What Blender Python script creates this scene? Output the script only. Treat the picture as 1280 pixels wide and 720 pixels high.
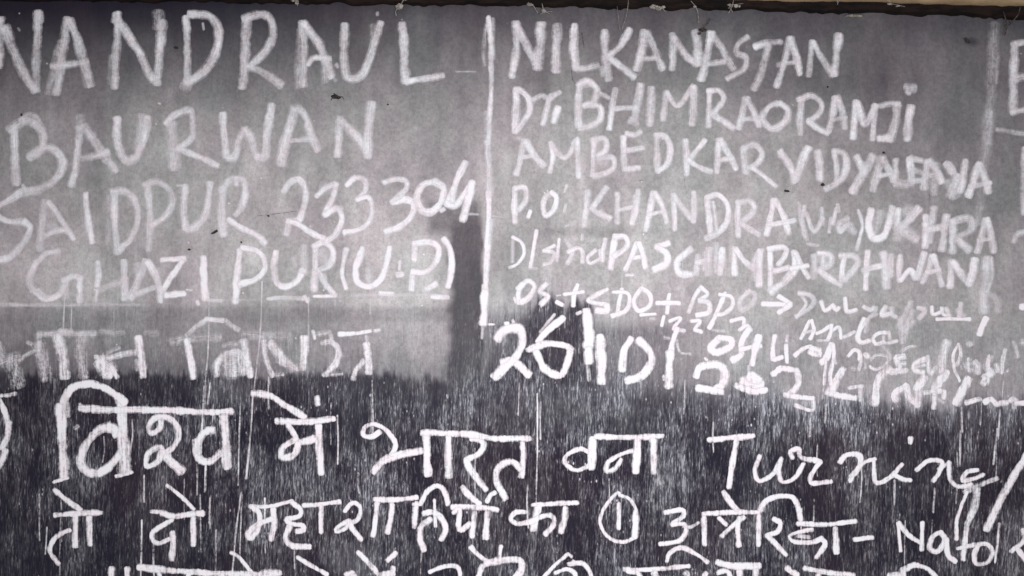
import bpy, math, random
import numpy as np
from mathutils import Vector

sc = bpy.context.scene
for o in list(bpy.data.objects):
    bpy.data.objects.remove(o)
random.seed(7)
rng = np.random.default_rng(7)
C = sc.collection

# ------------------------------------------------------------------ camera, light, exposure
# one photograph pixel (1280 x 720) is one millimetre on the board; the board face is the plane y = 0
ZC = 1.50
def P(px, py, d=0.0):                       # photograph pixel -> point on the board, d metres in front of it
    return Vector(((px - 640) / 1000.0, -d, ZC + (360 - py) / 1000.0))

cam_d = bpy.data.cameras.new("camera")
cam = bpy.data.objects.new("camera", cam_d)
C.objects.link(cam)
DIST = 1.00
cam.location = (0, -DIST, ZC)
cam.rotation_euler = (math.radians(90), 0, 0)
cam_d.sensor_width = 36
cam_d.lens = 36 * DIST / 1.28
cam_d.clip_start = 0.01
cam_d.clip_end = 100
sc.camera = cam

w = bpy.data.worlds.new("World")
sc.world = w
w.use_nodes = True
w.node_tree.nodes["Background"].inputs[0].default_value = (0.96, 0.97, 1.0, 1)
w.node_tree.nodes["Background"].inputs[1].default_value = 0.22

def area(name, loc, target, sx, sy, power, col, spread=180):
    l = bpy.data.lights.new(name, 'AREA')
    l.shape = 'RECTANGLE'; l.size = sx; l.size_y = sy
    l.energy = power; l.color = col; l.spread = math.radians(spread)
    o = bpy.data.objects.new(name, l); C.objects.link(o)
    o.location = loc
    o.rotation_euler = (Vector(target) - Vector(loc)).to_track_quat('-Z', 'Y').to_euler()
    return o
# daylight from the opening behind the photographer
area("doorway_light", (0.06, -1.12, ZC - 0.10), (0.07, 0, ZC - 0.09), 0.45, 0.30, 13.6, (0.99, 0.985, 1.0))

sc.view_settings.view_transform = 'Standard'
sc.view_settings.look = 'None'
sc.view_settings.exposure = 0
sc.view_settings.gamma = 1
sc.cycles.transparent_max_bounces = 48
sc.cycles.max_bounces = 4

# ------------------------------------------------------------------ helpers
def new_mat(name):
    m = bpy.data.materials.new(name); m.use_nodes = True
    nt = m.node_tree
    for n in list(nt.nodes): nt.nodes.remove(n)
    out = nt.nodes.new('ShaderNodeOutputMaterial')
    return m, nt, out

class NT:
    def __init__(s, nt): s.nt = nt
    def n(s, t, **kw):
        x = s.nt.nodes.new(t)
        for k, v in kw.items(): setattr(x, k, v)
        return x
    def link(s, a, b): s.nt.links.new(a, b)
    def put(s, sock, v):
        if isinstance(v, bpy.types.NodeSocket): s.link(v, sock)
        else: sock.default_value = v
    def math(s, op, a, b=0.0, c=0.0, clamp=False):
        x = s.n('ShaderNodeMath', operation=op, use_clamp=clamp)
        s.put(x.inputs[0], a); s.put(x.inputs[1], b); s.put(x.inputs[2], c)
        return x.outputs[0]
    def step(s, v, lo, hi, t0=0.0, t1=1.0):
        x = s.n('ShaderNodeMapRange', interpolation_type='SMOOTHSTEP')
        s.put(x.inputs[0], v); x.inputs[1].default_value = lo; x.inputs[2].default_value = hi
        x.inputs[3].default_value = t0; x.inputs[4].default_value = t1
        return x.outputs[0]
    def mix(s, f, a, b, blend='MIX'):
        x = s.n('ShaderNodeMix', data_type='RGBA', blend_type=blend)
        s.put(x.inputs[0], f); s.put(x.inputs[6], a); s.put(x.inputs[7], b)
        return x.outputs[2]
    def attr(s, name):
        return s.n('ShaderNodeAttribute', attribute_name=name).outputs['Fac']
    def noise(s, vec, sx, sy, sz, detail=2.0, rough=0.5, off=0.0, dist=0.0):
        m = s.n('ShaderNodeMapping')
        m.inputs['Scale'].default_value = (sx, sy, sz)
        m.inputs['Location'].default_value = (off, off * 0.7, off * 1.3)
        s.link(vec, m.inputs['Vector'])
        t = s.n('ShaderNodeTexNoise')
        s.link(m.outputs[0], t.inputs['Vector'])
        t.inputs['Scale'].default_value = 1.0
        t.inputs['Detail'].default_value = detail
        t.inputs['Roughness'].default_value = rough
        t.inputs['Distortion'].default_value = dist
        return t.outputs['Fac']

def to_lin(v):
    v = np.asarray(v, float) / 255.0
    return np.where(v <= 0.04045, v / 12.92, ((v + 0.055) / 1.055) ** 2.4)

# ------------------------------------------------------------------ materials
def board_material():
    m, nt, out = new_mat("chalky_slate_paint"); g = NT(nt)
    bs = g.n('ShaderNodeBsdfPrincipled'); g.link(bs.outputs[0], out.inputs[0])
    co = g.n('ShaderNodeTexCoord').outputs['Object']
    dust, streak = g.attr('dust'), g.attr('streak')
    # soft wiped mottling, stretched along the wiping direction
    m1 = g.noise(co, 9, 1, 5, 4, 0.6)
    m2 = g.noise(co, 42, 1, 22, 4, 0.6, 3.1)
    m3 = g.noise(co, 150, 1, 150, 3, 0.7, 8.2)
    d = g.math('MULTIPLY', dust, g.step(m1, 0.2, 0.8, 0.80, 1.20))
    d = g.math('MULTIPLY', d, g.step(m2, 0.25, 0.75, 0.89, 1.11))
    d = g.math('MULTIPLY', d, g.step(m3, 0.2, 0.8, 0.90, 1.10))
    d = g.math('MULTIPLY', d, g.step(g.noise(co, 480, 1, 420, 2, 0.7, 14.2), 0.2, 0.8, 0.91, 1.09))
    # thin vertical drag marks: three families of dashes
    mr = g.n('ShaderNodeMapping'); mr.inputs['Rotation'].default_value = (0, -0.028, 0); g.link(co, mr.inputs[0]); cr = mr.outputs[0]
    s1 = g.noise(cr, 480, 1, 52, 3, 0.6, 1.7)
    s2 = g.noise(cr, 640, 1, 90, 2, 0.6, 5.3)
    s3 = g.noise(co, 120, 1, 9, 3, 0.6, 9.1)
    gr = g.noise(cr, 620, 1, 210, 2, 0.6, 2.2)
    clump = g.noise(co, 16, 1, 11, 3, 0.6, 4.4)
    lim = g.step(clump, 0.3, 0.7, -0.09, 0.08)
    lim = g.math('ADD', lim, g.step(s3, 0.3, 0.7, -0.05, 0.05))
    a = g.math('ADD', g.math('ADD', s1, lim), g.math('MULTIPLY', g.math('SUBTRACT', gr, 0.5), 0.34))
    b = g.math('ADD', g.math('ADD', s2, lim), g.math('MULTIPLY', g.math('SUBTRACT', gr, 0.5), 0.40))
    k1 = g.step(a, 0.585, 0.77)
    k2 = g.math('MULTIPLY', g.step(b, 0.57, 0.76), 0.95)
    soft = g.math('ADD', g.math('MULTIPLY', a, 0.5), g.math('MULTIPLY', b, 0.5))
    wash = g.math('MULTIPLY', g.step(soft, 0.37, 0.74), 0.38)
    k = g.math('MAXIMUM', wash, g.math('MAXIMUM', g.math('MULTIPLY', k1, 0.92), g.math('MULTIPLY', k2, 0.85)))
    # coarse pores and rubbed grain in the old paint
    po = g.noise(co, 210, 1, 190, 4, 0.75, 31.0)
    d = g.math('MULTIPLY', d, g.step(po, 0.36, 0.60, 0.86, 1.05))
    # fine grain dots of chalk
    vor = g.n('ShaderNodeTexVoronoi'); mp = g.n('ShaderNodeMapping')
    mp.inputs['Scale'].default_value = (170, 1, 90); g.link(co, mp.inputs[0]); g.link(mp.outputs[0], vor.inputs['Vector'])
    vor.inputs['Scale'].default_value = 1
    dots = g.math('MULTIPLY', g.step(vor.outputs['Distance'], 0.10, 0.22, 1.0, 0.0),
                  g.step(g.noise(co, 60, 1, 40, 2, 0.5, 7.7), 0.55, 0.68))
    k = g.math('MULTIPLY', g.math('MAXIMUM', k, g.math('MULTIPLY', dots, 1.4)), streak)
    vo2 = g.n('ShaderNodeTexVoronoi'); mp2 = g.n('ShaderNodeMapping'); mp2.inputs['Scale'].default_value = (62, 1, 62); mp2.inputs['Location'].default_value = (3.3, 0, 1.7)
    g.link(co, mp2.inputs[0]); g.link(mp2.outputs[0], vo2.inputs['Vector']); vo2.inputs['Scale'].default_value = 1
    sp = g.math('MULTIPLY', g.step(vo2.outputs['Distance'], 0.05, 0.10, 1.0, 0.0), g.step(g.noise(co, 33, 1, 33, 2, 0.6, 21.0), 0.58, 0.66))
    k = g.math('MAXIMUM', k, g.math('MULTIPLY', sp, 0.8))
    # dark gaps between drag marks, where the dust is thick
    gap = g.step(g.noise(co, 360, 1, 26, 3, 0.6, 12.0), 0.30, 0.55)
    gap = g.math('ADD', g.math('MULTIPLY', g.math('SUBTRACT', gap, 1.0), g.math('MULTIPLY', streak, 0.55)), 1.0)
    d = g.math('MULTIPLY', d, gap)
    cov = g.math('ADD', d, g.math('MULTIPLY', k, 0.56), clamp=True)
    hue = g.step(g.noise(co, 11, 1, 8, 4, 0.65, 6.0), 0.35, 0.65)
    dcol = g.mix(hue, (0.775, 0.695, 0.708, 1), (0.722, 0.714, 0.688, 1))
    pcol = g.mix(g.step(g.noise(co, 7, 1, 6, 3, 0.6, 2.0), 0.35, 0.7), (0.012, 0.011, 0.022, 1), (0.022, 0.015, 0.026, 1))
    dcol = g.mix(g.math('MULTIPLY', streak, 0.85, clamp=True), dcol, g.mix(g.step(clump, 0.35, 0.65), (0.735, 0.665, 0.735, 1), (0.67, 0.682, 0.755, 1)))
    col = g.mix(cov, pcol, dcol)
    g.link(col, bs.inputs['Base Color'])
    bs.inputs['Roughness'].default_value = 0.8
    bs.inputs['Specular IOR Level'].default_value = 0.15
    bmp = g.n('ShaderNodeBump'); bmp.inputs['Strength'].default_value = 0.25; bmp.inputs['Distance'].default_value = 0.0015
    g.link(g.math('ADD', m3, s1), bmp.inputs['Height']); g.link(bmp.outputs[0], bs.inputs['Normal'])
    return m

def chalk_material():
    m, nt, out = new_mat("chalk"); g = NT(nt)
    co = g.n('ShaderNodeTexCoord').outputs['Object']
    cov, grit = g.attr('cov'), g.attr('grit')
    n1 = g.noise(co, 260, 1, 260, 3, 0.65, 3.3)
    n2 = g.noise(co, 340, 1, 26, 2, 0.6, 1.1)          # the board's own vertical drag marks show through
    n3 = g.noise(co, 45, 1, 45, 3, 0.6, 8.8)
    t = g.math('ADD', g.math('MULTIPLY', g.math('SUBTRACT', n1, 0.5), 0.75), g.math('MULTIPLY', g.math('SUBTRACT', n3, 0.5), 0.45))
    al_, ac_ = g.attr('along'), g.attr('across')
    cb = g.n('ShaderNodeCombineXYZ'); g.link(al_, cb.inputs[0]); g.link(ac_, cb.inputs[1])
    n4 = g.noise(cb.outputs[0], 0.045, 1.6, 1, 2, 0.6, 0.0)
    t = g.math('ADD', t, g.math('MULTIPLY', g.math('SUBTRACT', n4, 0.5), 0.62))
    t = g.math('MULTIPLY', t, g.math('MULTIPLY_ADD', grit, 0.8, 0.75))
    t = g.math('ADD', t, g.math('MULTIPLY', g.math('MULTIPLY', g.math('SUBTRACT', n2, 0.5), 1.5), grit))
    # a thin film follows the pressure, grain thickens it
    live = g.math('GREATER_THAN', cov, 0.004)
    v = g.math('ADD', cov, g.math('MULTIPLY', t, g.step(cov, 0.0, 0.35)))
    al = g.math('MULTIPLY', g.math('MULTIPLY_ADD', v, 1.12, -0.07, clamp=True), live, clamp=True)
    bs = g.n('ShaderNodeBsdfDiffuse'); bs.inputs['Roughness'].default_value = 0.6
    col = g.mix(g.step(n3, 0.35, 0.65), (0.86, 0.80, 0.83, 1), (0.83, 0.82, 0.845, 1))
    g.link(col, bs.inputs[0])
    tr = g.n('ShaderNodeBsdfTransparent'); mx = g.n('ShaderNodeMixShader')
    g.link(al, mx.inputs[0]); g.link(tr.outputs[0], mx.inputs[1]); g.link(bs.outputs[0], mx.inputs[2])
    g.link(mx.outputs[0], out.inputs[0])
    return m

def crack_material():
    m, nt, out = new_mat("crack_dirt"); g = NT(nt)
    co = g.n('ShaderNodeTexCoord').outputs['Object']
    cov = g.attr('cov')
    n1 = g.noise(co, 300, 1, 300, 3, 0.6, 3.3)
    al = g.math('MULTIPLY', g.step(g.math('ADD', cov, g.math('MULTIPLY', g.math('SUBTRACT', n1, 0.5), 0.8)), 0.1, 0.9), g.math('GREATER_THAN', cov, 0.004), clamp=True)
    bs = g.n('ShaderNodeBsdfDiffuse'); bs.inputs[0].default_value = (0.06, 0.05, 0.05, 1)
    tr = g.n('ShaderNodeBsdfTransparent'); mx = g.n('ShaderNodeMixShader')
    g.link(al, mx.inputs[0]); g.link(tr.outputs[0], mx.inputs[1]); g.link(bs.outputs[0], mx.inputs[2])
    g.link(mx.outputs[0], out.inputs[0])
    return m

def plain(name, c1, c2, scale=(60, 60, 60), rough=0.85, bump=0.3, lo=0.35, hi=0.65):
    m, nt, out = new_mat(name); g = NT(nt)
    bs = g.n('ShaderNodeBsdfPrincipled'); g.link(bs.outputs[0], out.inputs[0])
    co = g.n('ShaderNodeTexCoord').outputs['Object']
    n1 = g.noise(co, *scale, 4, 0.65)
    g.link(g.mix(g.step(n1, lo, hi), (*c1, 1), (*c2, 1)), bs.inputs['Base Color'])
    bs.inputs['Roughness'].default_value = rough
    bs.inputs['Specular IOR Level'].default_value = 0.2
    b = g.n('ShaderNodeBump'); b.inputs['Strength'].default_value = bump; b.inputs['Distance'].default_value = 0.003
    g.link(n1, b.inputs['Height']); g.link(b.outputs[0], bs.inputs['Normal'])
    return m

M_BOARD, M_CHALK, M_CRACK = board_material(), chalk_material(), crack_material()
M_RAIL = plain("grimy_dark_wood", (0.0025, 0.0012, 0.0012), (0.014, 0.007, 0.005), (40, 60, 160))
M_WALL = plain("yellowed_plaster", (0.27, 0.185, 0.105), (0.42, 0.30, 0.18), (14, 14, 40))
M_DARK = plain("dark_husk", (0.018, 0.014, 0.013), (0.06, 0.05, 0.045), (300, 300, 300))
M_TWIG = plain("dry_stem", (0.03, 0.02, 0.02), (0.12, 0.085, 0.08), (300, 300, 300))
M_WEB = plain("dusty_cobweb", (0.16, 0.14, 0.12), (0.36, 0.33, 0.30), (260, 260, 260))

# ------------------------------------------------------------------ wall and board
def mesh_obj(name, verts, faces, mat, parent=None, smooth=False):
    me = bpy.data.meshes.new(name)
    me.from_pydata([tuple(v) for v in verts], [], faces); me.update()
    if smooth:
        for p in me.polygons: p.use_smooth = True
    me.materials.append(mat)
    o = bpy.data.objects.new(name, me); C.objects.link(o)
    if parent: o.parent = parent
    return o

def tag(o, label=None, cat=None, group=None, kind=None):
    if label: o['label'] = label
    if cat: o['category'] = cat
    if group: o['group'] = group
    if kind: o['kind'] = kind
    return o

BOARD_D = 0.022
def rail_y(x):                                   # lower edge of the dark border, in photograph pixels
    return np.interp(x, [-700, 0, 320, 640, 960, 1280, 1980], [-10, 1, 4, 8.5, 14, 24.5, 46])
def rail_top(x):
    return np.interp(x, [-700, 0, 640, 780, 960, 1280, 1980], [-48, -24, -7, -1.5, 3.5, 10.5, 26])

# wall behind: a rough plaster sheet
nx, nz = 90, 60
vs, fs = [], []
for j in range(nz + 1):
    for i in range(nx + 1):
        x = -3.0 + 6.0 * i / nx; z = 0.0 + 3.0 * j / nz
        vs.append((x, BOARD_D + 0.004 + 0.003 * math.sin(x * 7 + z * 3) * math.sin(z * 9), z))
for j in range(nz):
    for i in range(nx):
        a = j * (nx + 1) + i
        fs.append((a, a + 1, a + nx + 2, a + nx + 1))
wall = mesh_obj("wall", vs, fs, M_WALL, smooth=True)
tag(wall, "yellowish plaster wall showing as a sliver above the blackboard's dark border", "wall")

board = bpy.data.objects.new("blackboard", None); C.objects.link(board)
tag(board, "old grey blackboard crowded with chalked addresses above and Hindi lines below", "blackboard")

# --- board tone by place: chalk dust smears, wiped swaths, darker towards the top, in photograph pixels
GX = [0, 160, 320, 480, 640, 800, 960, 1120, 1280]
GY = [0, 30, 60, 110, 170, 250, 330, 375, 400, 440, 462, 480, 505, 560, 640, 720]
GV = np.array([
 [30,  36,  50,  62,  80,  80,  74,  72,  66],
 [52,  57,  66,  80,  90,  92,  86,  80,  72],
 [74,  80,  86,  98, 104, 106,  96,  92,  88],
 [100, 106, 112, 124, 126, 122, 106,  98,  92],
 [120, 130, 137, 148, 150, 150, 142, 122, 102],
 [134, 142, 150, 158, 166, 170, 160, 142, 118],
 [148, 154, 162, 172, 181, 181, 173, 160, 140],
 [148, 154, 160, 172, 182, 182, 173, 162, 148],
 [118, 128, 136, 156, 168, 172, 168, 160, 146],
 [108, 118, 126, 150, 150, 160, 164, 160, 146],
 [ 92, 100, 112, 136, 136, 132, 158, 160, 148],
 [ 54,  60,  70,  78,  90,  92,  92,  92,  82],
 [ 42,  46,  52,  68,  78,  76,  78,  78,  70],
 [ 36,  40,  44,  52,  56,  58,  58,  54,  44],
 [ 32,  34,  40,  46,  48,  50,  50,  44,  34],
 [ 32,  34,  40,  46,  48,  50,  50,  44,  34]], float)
# light that falls on the board (a white card in its place), same grid: divided out of the tones above
EX = [0, 320, 640, 960, 1280]
EY = [20, 180, 360, 540, 710]
EV = 1.20 * np.array([
 [0.59, 0.758, 0.858, 0.80, 0.63],
 [0.65, 0.845, 0.98, 0.919, 0.73],
 [0.68, 0.907, 1.057, 0.986, 0.778],
 [0.68, 0.91, 1.06, 0.988, 0.778],
 [0.655, 0.861, 0.997, 0.934, 0.74]])

def bil(X, Y, gx, gy, gv):
    gx, gy = np.asarray(gx, float), np.asarray(gy, float)
    X = np.clip(X, gx[0], gx[-1]); Y = np.clip(Y, gy[0], gy[-1])
    i = np.clip(np.searchsorted(gx, X, 'right') - 1, 0, len(gx) - 2)
    j = np.clip(np.searchsorted(gy, Y, 'right') - 1, 0, len(gy) - 2)
    u = (X - gx[i]) / (gx[i + 1] - gx[i]); v = (Y - gy[j]) / (gy[j + 1] - gy[j])
    u = u * u * (3 - 2 * u)
    return (gv[j, i] * (1 - u) + gv[j, i + 1] * u) * (1 - v) + (gv[j + 1, i] * (1 - u) + gv[j + 1, i + 1] * u) * v

def sm(t):
    t = np.clip(t, 0, 1); return t * t * (3 - 2 * t)
def box(X, Y, x0, x1, y0, y1, fx=5, fy=8):
    return (sm((X - x0) / fx + .5) * sm((x1 - X) / fx + .5) * sm((Y - y0) / fy + .5) * sm((y1 - Y) / fy + .5))
def blob(X, Y, cx, cy, rx, ry, p=1.0):
    r = np.sqrt(((X - cx) / rx) ** 2 + ((Y - cy) / ry) ** 2)
    return sm((1 - r) / p + .0)
def vnoise1(x, step, seed):
    r = np.random.default_rng(seed).uniform(-1, 1, 2000)
    t = (x + 800) / step; i = np.floor(t).astype(int); f = t - i; f = f * f * (3 - 2 * f)
    return r[i % 2000] * (1 - f) + r[(i + 1) % 2000] * f
def vnoise2(x, y, sx, sy, seed):
    r = np.random.default_rng(seed).uniform(-1, 1, (400, 400))
    tx = (x + 800) / sx; ty = (y + 100) / sy
    i = np.floor(tx).astype(int); j = np.floor(ty).astype(int)
    u = tx - i; v = ty - j; u = u * u * (3 - 2 * u); v = v * v * (3 - 2 * v)
    i %= 399; j %= 399
    return (r[i, j] * (1 - u) + r[i + 1, j] * u) * (1 - v) + (r[i, j + 1] * (1 - u) + r[i + 1, j + 1] * u) * v

xs = np.concatenate([np.arange(-700, -20, 20), np.arange(-20, 1300, 2.5), np.arange(1300, 1981, 20)])
ys = np.concatenate([np.arange(0, 735, 2.5), np.arange(735, 1101, 15)])
X, Y = np.meshgrid(xs, ys)
J = vnoise1(X, 3.2, 1) * 7 + vnoise1(X, 17, 2) * 5 + vnoise1(X, 70, 3) * 5
near = sm((Y - 385) / 50) * sm((560 - Y) / 40)
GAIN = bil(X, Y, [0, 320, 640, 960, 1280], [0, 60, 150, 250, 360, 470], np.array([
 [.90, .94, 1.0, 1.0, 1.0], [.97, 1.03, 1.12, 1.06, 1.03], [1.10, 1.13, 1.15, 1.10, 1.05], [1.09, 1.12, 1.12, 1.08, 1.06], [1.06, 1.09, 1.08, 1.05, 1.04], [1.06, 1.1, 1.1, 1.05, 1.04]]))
EDGE = np.interp(X, [-100, 0, 320, 600, 640, 740, 860, 960, 1280], [462, 462, 466, 466, 440, 440, 480, 494, 498])
S = np.interp(Y + J - EDGE, [-460, -300, -170, -92, -84, -8, 6, 50, 260], [0.01, 0.03, 0.07, 0.09, 0.20, 0.30, 0.75, 1.0, 0.95])
EW = np.interp(X, [0, 420, 600, 700, 1280], [9, 10, 18, 34, 30])
e_ = sm((Y + J * np.interp(X, [500, 700], [.7, 1.3]) - EDGE - EW * .35) / EW + .5)
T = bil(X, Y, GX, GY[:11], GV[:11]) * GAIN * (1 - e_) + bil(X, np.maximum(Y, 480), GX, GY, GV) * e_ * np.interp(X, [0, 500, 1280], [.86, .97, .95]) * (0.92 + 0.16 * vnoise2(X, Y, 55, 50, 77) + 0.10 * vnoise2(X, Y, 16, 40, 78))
S = S * (1 + 0.30 * sm((X - 560) / 120) * sm((Y - EDGE) / 16) * sm((EDGE + 85 - Y) / 60))
S = S * (1 - .42 * sm((Y - EDGE - 30) / 30) * sm(.55 * vnoise2(X, Y, 75, 50, 91) + .45 * vnoise2(X, Y, 30, 60, 92) + .42)) * (1 + 0.30 * vnoise2(X, Y, 60, 45, 11)) * bil(X, Y, [0, 320, 640, 960, 1280], [0, 470, 720], np.array([[1, 1, 1, 1, 1], [.8, .95, 1.05, 1.1, 1.0], [.62, .85, 1.0, 1.0, .72]]))
def toward(mask, val, k=1.0):
    global T
    T = T * (1 - mask * k) + val * mask * k
Xj = X + vnoise1(Y, 14, 5) * 2.0
# dust wiped to both sides of the divider; an eraser swath left darker board below the number
toward(box(Xj, Y, 536, 602, 250, 292, 16, 18), 118, .8)
XE = X + vnoise1(Y, 22, 52) * 4 + vnoise1(Y, 6, 53) * 2
EL = box(XE, Y + J, 562, 640, 270, 480, 20, 34) * sm((603 - Xj) / 6 + .5)
toward(np.clip(EL * (1 + .22 * vnoise1(X, 4, 51) + .12 * vnoise2(X, Y, 7, 40, 54)), 0, 1), np.interp(Y, [270, 330, 470], [104, 92, 84]), .92)
toward(box(Xj, Y, 612, 650, 290, 372, 26, 60), 158, .5)
# patch wiped clean for the date
YJ = Y + J * 1.3
m = np.maximum(blob(X, YJ, 692, 436, 66, 72, .45), box(X, YJ, 664, 742, 380, 486, 9, 16))
m = np.maximum(m, box(X, YJ, 606, 672, 392, 478, 34, 34) * .62)
toward(m, 70, .92); S = S * (1 - m) + m * 0.95
m2 = box(X, Y, 745, 842, 408, 492, 18, 20); toward(m2, 128, .7); S = np.maximum(S, m2 * .6)
m2 = box(X, Y, 842, 905, 405, 452, 8, 10); toward(m2, 150, .5)
toward(box(X, Y, 600, 960, 480, 520, 60, 14), 92, .35)
# grey band under the line at the left
toward(box(X, Y, -60, 560, 384, 402, 40, 8), 126, .35)
# smaller wiped and smeared places
toward(blob(X, Y, 6, 476, 22, 16, .5), 62, .8)
toward(blob(X, Y, 200, 648, 60, 34, .7), 60, .75); S = S * (1 - .6 * blob(X, Y, 200, 648, 60, 34, .7))
toward(blob(X, Y, 445, 700, 55, 34, .7), 92, .8)
toward(blob(X, Y, 620, 670, 40, 30, .8), 66, .6)
toward(blob(X, Y, 345, 595, 60, 50, .8), 62, .5)
toward(blob(X, Y, 640, 545, 34, 26, .7), 74, .6)
toward(blob(X, Y, 880, 645, 80, 40, .8), 62, .4)
for (cx, cy, rx, ry, val, k) in [(180, 60, 60, 40, 88, .5), (520, 40, 30, 60, 108, .5), (680, 100, 22, 40, 104, .5), (1095, 75, 22, 70, 82, .35),
        (1190, 155, 50, 40, 92, .35), (1215, 52, 14, 8, 52, .7), (215, 150, 50, 30, 142, .4), (95, 225, 60, 20, 118, .4), (1120, 205, 60, 16, 110, .5),
        (1060, 232, 40, 14, 126, .6), (880, 205, 60, 14, 138, .4), (740, 290, 120, 10, 152, .5), (1175, 318, 40, 10, 130, .6), (430, 200, 100, 30, 160, .4),
        (130, 400, 14, 18, 100, .7), (1155, 420, 40, 26, 140, .5), (1105, 400, 50, 16, 150, .4), (1240, 470, 60, 20, 150, .5), (410, 480, 90, 20, 62, .6),
        (270, 488, 70, 24, 88, .6), (120, 500, 60, 30, 44, .5), (30, 600, 60, 60, 34, .5), (470, 640, 60, 30, 44, .4), (310, 660, 60, 24, 38, .4), (150, 590, 60, 14, 30, .6), (640, 700, 90, 24, 44, .4), (1130, 625, 120, 40, 36, .5), (960, 600, 50, 26, 80, .4), (730, 590, 60, 30, 46, .4), (760, 525, 60, 26, 64, .5), (1220, 520, 60, 20, 84, .5), (365, 600, 50, 20, 34, .5), (560, 490, 60, 10, 90, .5), (1010, 640, 40, 60, 48, .5)]:
    toward(blob(X, Y, cx, cy, rx, ry, .9), val, k)
# old writing rubbed away: faint smears left by the cloth
_r = random.Random(5)
for _ in range(110):
    cx, cy = _r.uniform(-20, 1300), _r.uniform(20, 470)
    ln, wd_, a_ = _r.uniform(12, 60), _r.uniform(3, 9), _r.choice([1.45, 1.57, 1.7, 1.57, .5, 2.4, 0.05])
    dx, dy = X - cx, Y - cy
    u_, v_ = dx * math.cos(a_) + dy * math.sin(a_), -dx * math.sin(a_) + dy * math.cos(a_)
    T = T * (1 + _r.uniform(-.07, .085) * sm(1.25 - np.sqrt((u_ / ln) ** 2 + (v_ / wd_) ** 2)))
# vertical wiping bands in the upper half
T = T * (1 + 0.022 * vnoise1(X, 9, 21) * sm((430 - Y) / 200) + 0.025 * vnoise1(X, 38, 22) + 0.05 * vnoise2(X, Y, 46, 60, 23) + 0.04 * vnoise2(X, Y, 14, 22, 24))
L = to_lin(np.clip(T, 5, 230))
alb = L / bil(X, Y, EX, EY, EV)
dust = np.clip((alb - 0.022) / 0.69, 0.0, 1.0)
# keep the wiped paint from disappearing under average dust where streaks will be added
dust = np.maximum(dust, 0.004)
out_of = np.maximum(np.maximum(-20 - X, X - 1300), Y - 735)
NXB, NYB = len(xs), len(ys)
topz = rail_y(xs) - 4
Yv = np.maximum(Y, topz[None, :])
verts = np.stack([(X - 640) / 1000.0, np.zeros_like(X), ZC + (360 - Yv) / 1000.0], -1).reshape(-1, 3)
# the panel is not perfectly flat
verts[:, 1] += (0.0008 * vnoise2(X, Y, 160, 120, 31)).reshape(-1)
ii = np.arange(NXB - 1)[None, :] + NXB * np.arange(NYB - 1)[:, None]
quads = np.stack([ii, ii + NXB, ii + NXB + 1, ii + 1], -1).reshape(-1, 4)
# rim going back to the wall
ring = np.concatenate([np.arange(NXB), np.arange(1, NYB) * NXB + NXB - 1, (NYB - 1) * NXB + np.arange(NXB - 2, -1, -1), np.arange(NYB - 2, 0, -1) * NXB])
back = verts[ring].copy(); back[:, 1] = BOARD_D
n0 = len(verts); r = len(ring)
k = np.arange(r); kn = (k + 1) % r
rim = np.stack([ring[k], ring[kn], n0 + kn, n0 + k], -1)
allv = np.concatenate([verts, back]); allq = np.concatenate([quads, rim])
me = bpy.data.meshes.new("board_panel")
me.vertices.add(len(allv)); me.vertices.foreach_set('co', allv.astype(np.float32).reshape(-1))
me.loops.add(len(allq) * 4); me.loops.foreach_set('vertex_index', allq.astype(np.int32).reshape(-1))
me.polygons.add(len(allq)); me.polygons.foreach_set('loop_start', np.arange(len(allq), dtype=np.int32) * 4)
me.update(calc_edges=True); me.validate()
me.polygons.foreach_set('use_smooth', np.concatenate([np.ones(len(quads), bool), np.zeros(len(rim), bool)]))
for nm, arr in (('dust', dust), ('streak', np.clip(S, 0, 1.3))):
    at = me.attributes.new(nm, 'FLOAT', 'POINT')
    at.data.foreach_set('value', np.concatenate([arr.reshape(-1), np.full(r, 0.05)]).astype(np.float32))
me.materials.append(M_BOARD)
panel = bpy.data.objects.new("board_panel", me); C.objects.link(panel); panel.parent = board

# --- dark border along the top, crooked and grimy
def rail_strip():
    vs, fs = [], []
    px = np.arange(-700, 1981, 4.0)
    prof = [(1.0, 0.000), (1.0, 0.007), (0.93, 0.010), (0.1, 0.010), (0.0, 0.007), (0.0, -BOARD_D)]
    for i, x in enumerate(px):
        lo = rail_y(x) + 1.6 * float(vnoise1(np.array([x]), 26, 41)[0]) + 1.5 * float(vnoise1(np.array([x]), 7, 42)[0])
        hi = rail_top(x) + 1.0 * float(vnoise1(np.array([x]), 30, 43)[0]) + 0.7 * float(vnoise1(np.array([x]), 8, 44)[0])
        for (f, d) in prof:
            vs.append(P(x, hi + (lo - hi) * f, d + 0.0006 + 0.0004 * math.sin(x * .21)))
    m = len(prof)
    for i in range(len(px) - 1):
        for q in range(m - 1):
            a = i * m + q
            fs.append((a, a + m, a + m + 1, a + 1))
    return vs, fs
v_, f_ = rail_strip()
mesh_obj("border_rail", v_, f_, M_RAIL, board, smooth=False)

# ------------------------------------------------------------------ chalk strokes
def spline(pts, stepv):
    p = [np.array(q, float) for q in pts]
    if len(p) == 2:
        n = max(2, int(np.linalg.norm(p[1] - p[0]) / stepv)); return [p[0] + (p[1] - p[0]) * i / n for i in range(n + 1)]
    q = [2 * p[0] - p[1]] + p + [2 * p[-1] - p[-2]]
    out = []
    for i in range(1, len(q) - 2):
        a, b, c, d = q[i - 1], q[i], q[i + 1], q[i + 2]
        n = max(2, int(np.linalg.norm(c - b) / stepv))
        for k in range(n):
            t = k / n
            out.append(0.5 * (2 * b + (c - a) * t + (2 * a - 5 * b + 4 * c - d) * t * t + (3 * b - a - 3 * c + d) * t ** 3))
    out.append(p[-1]); return out

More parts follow.
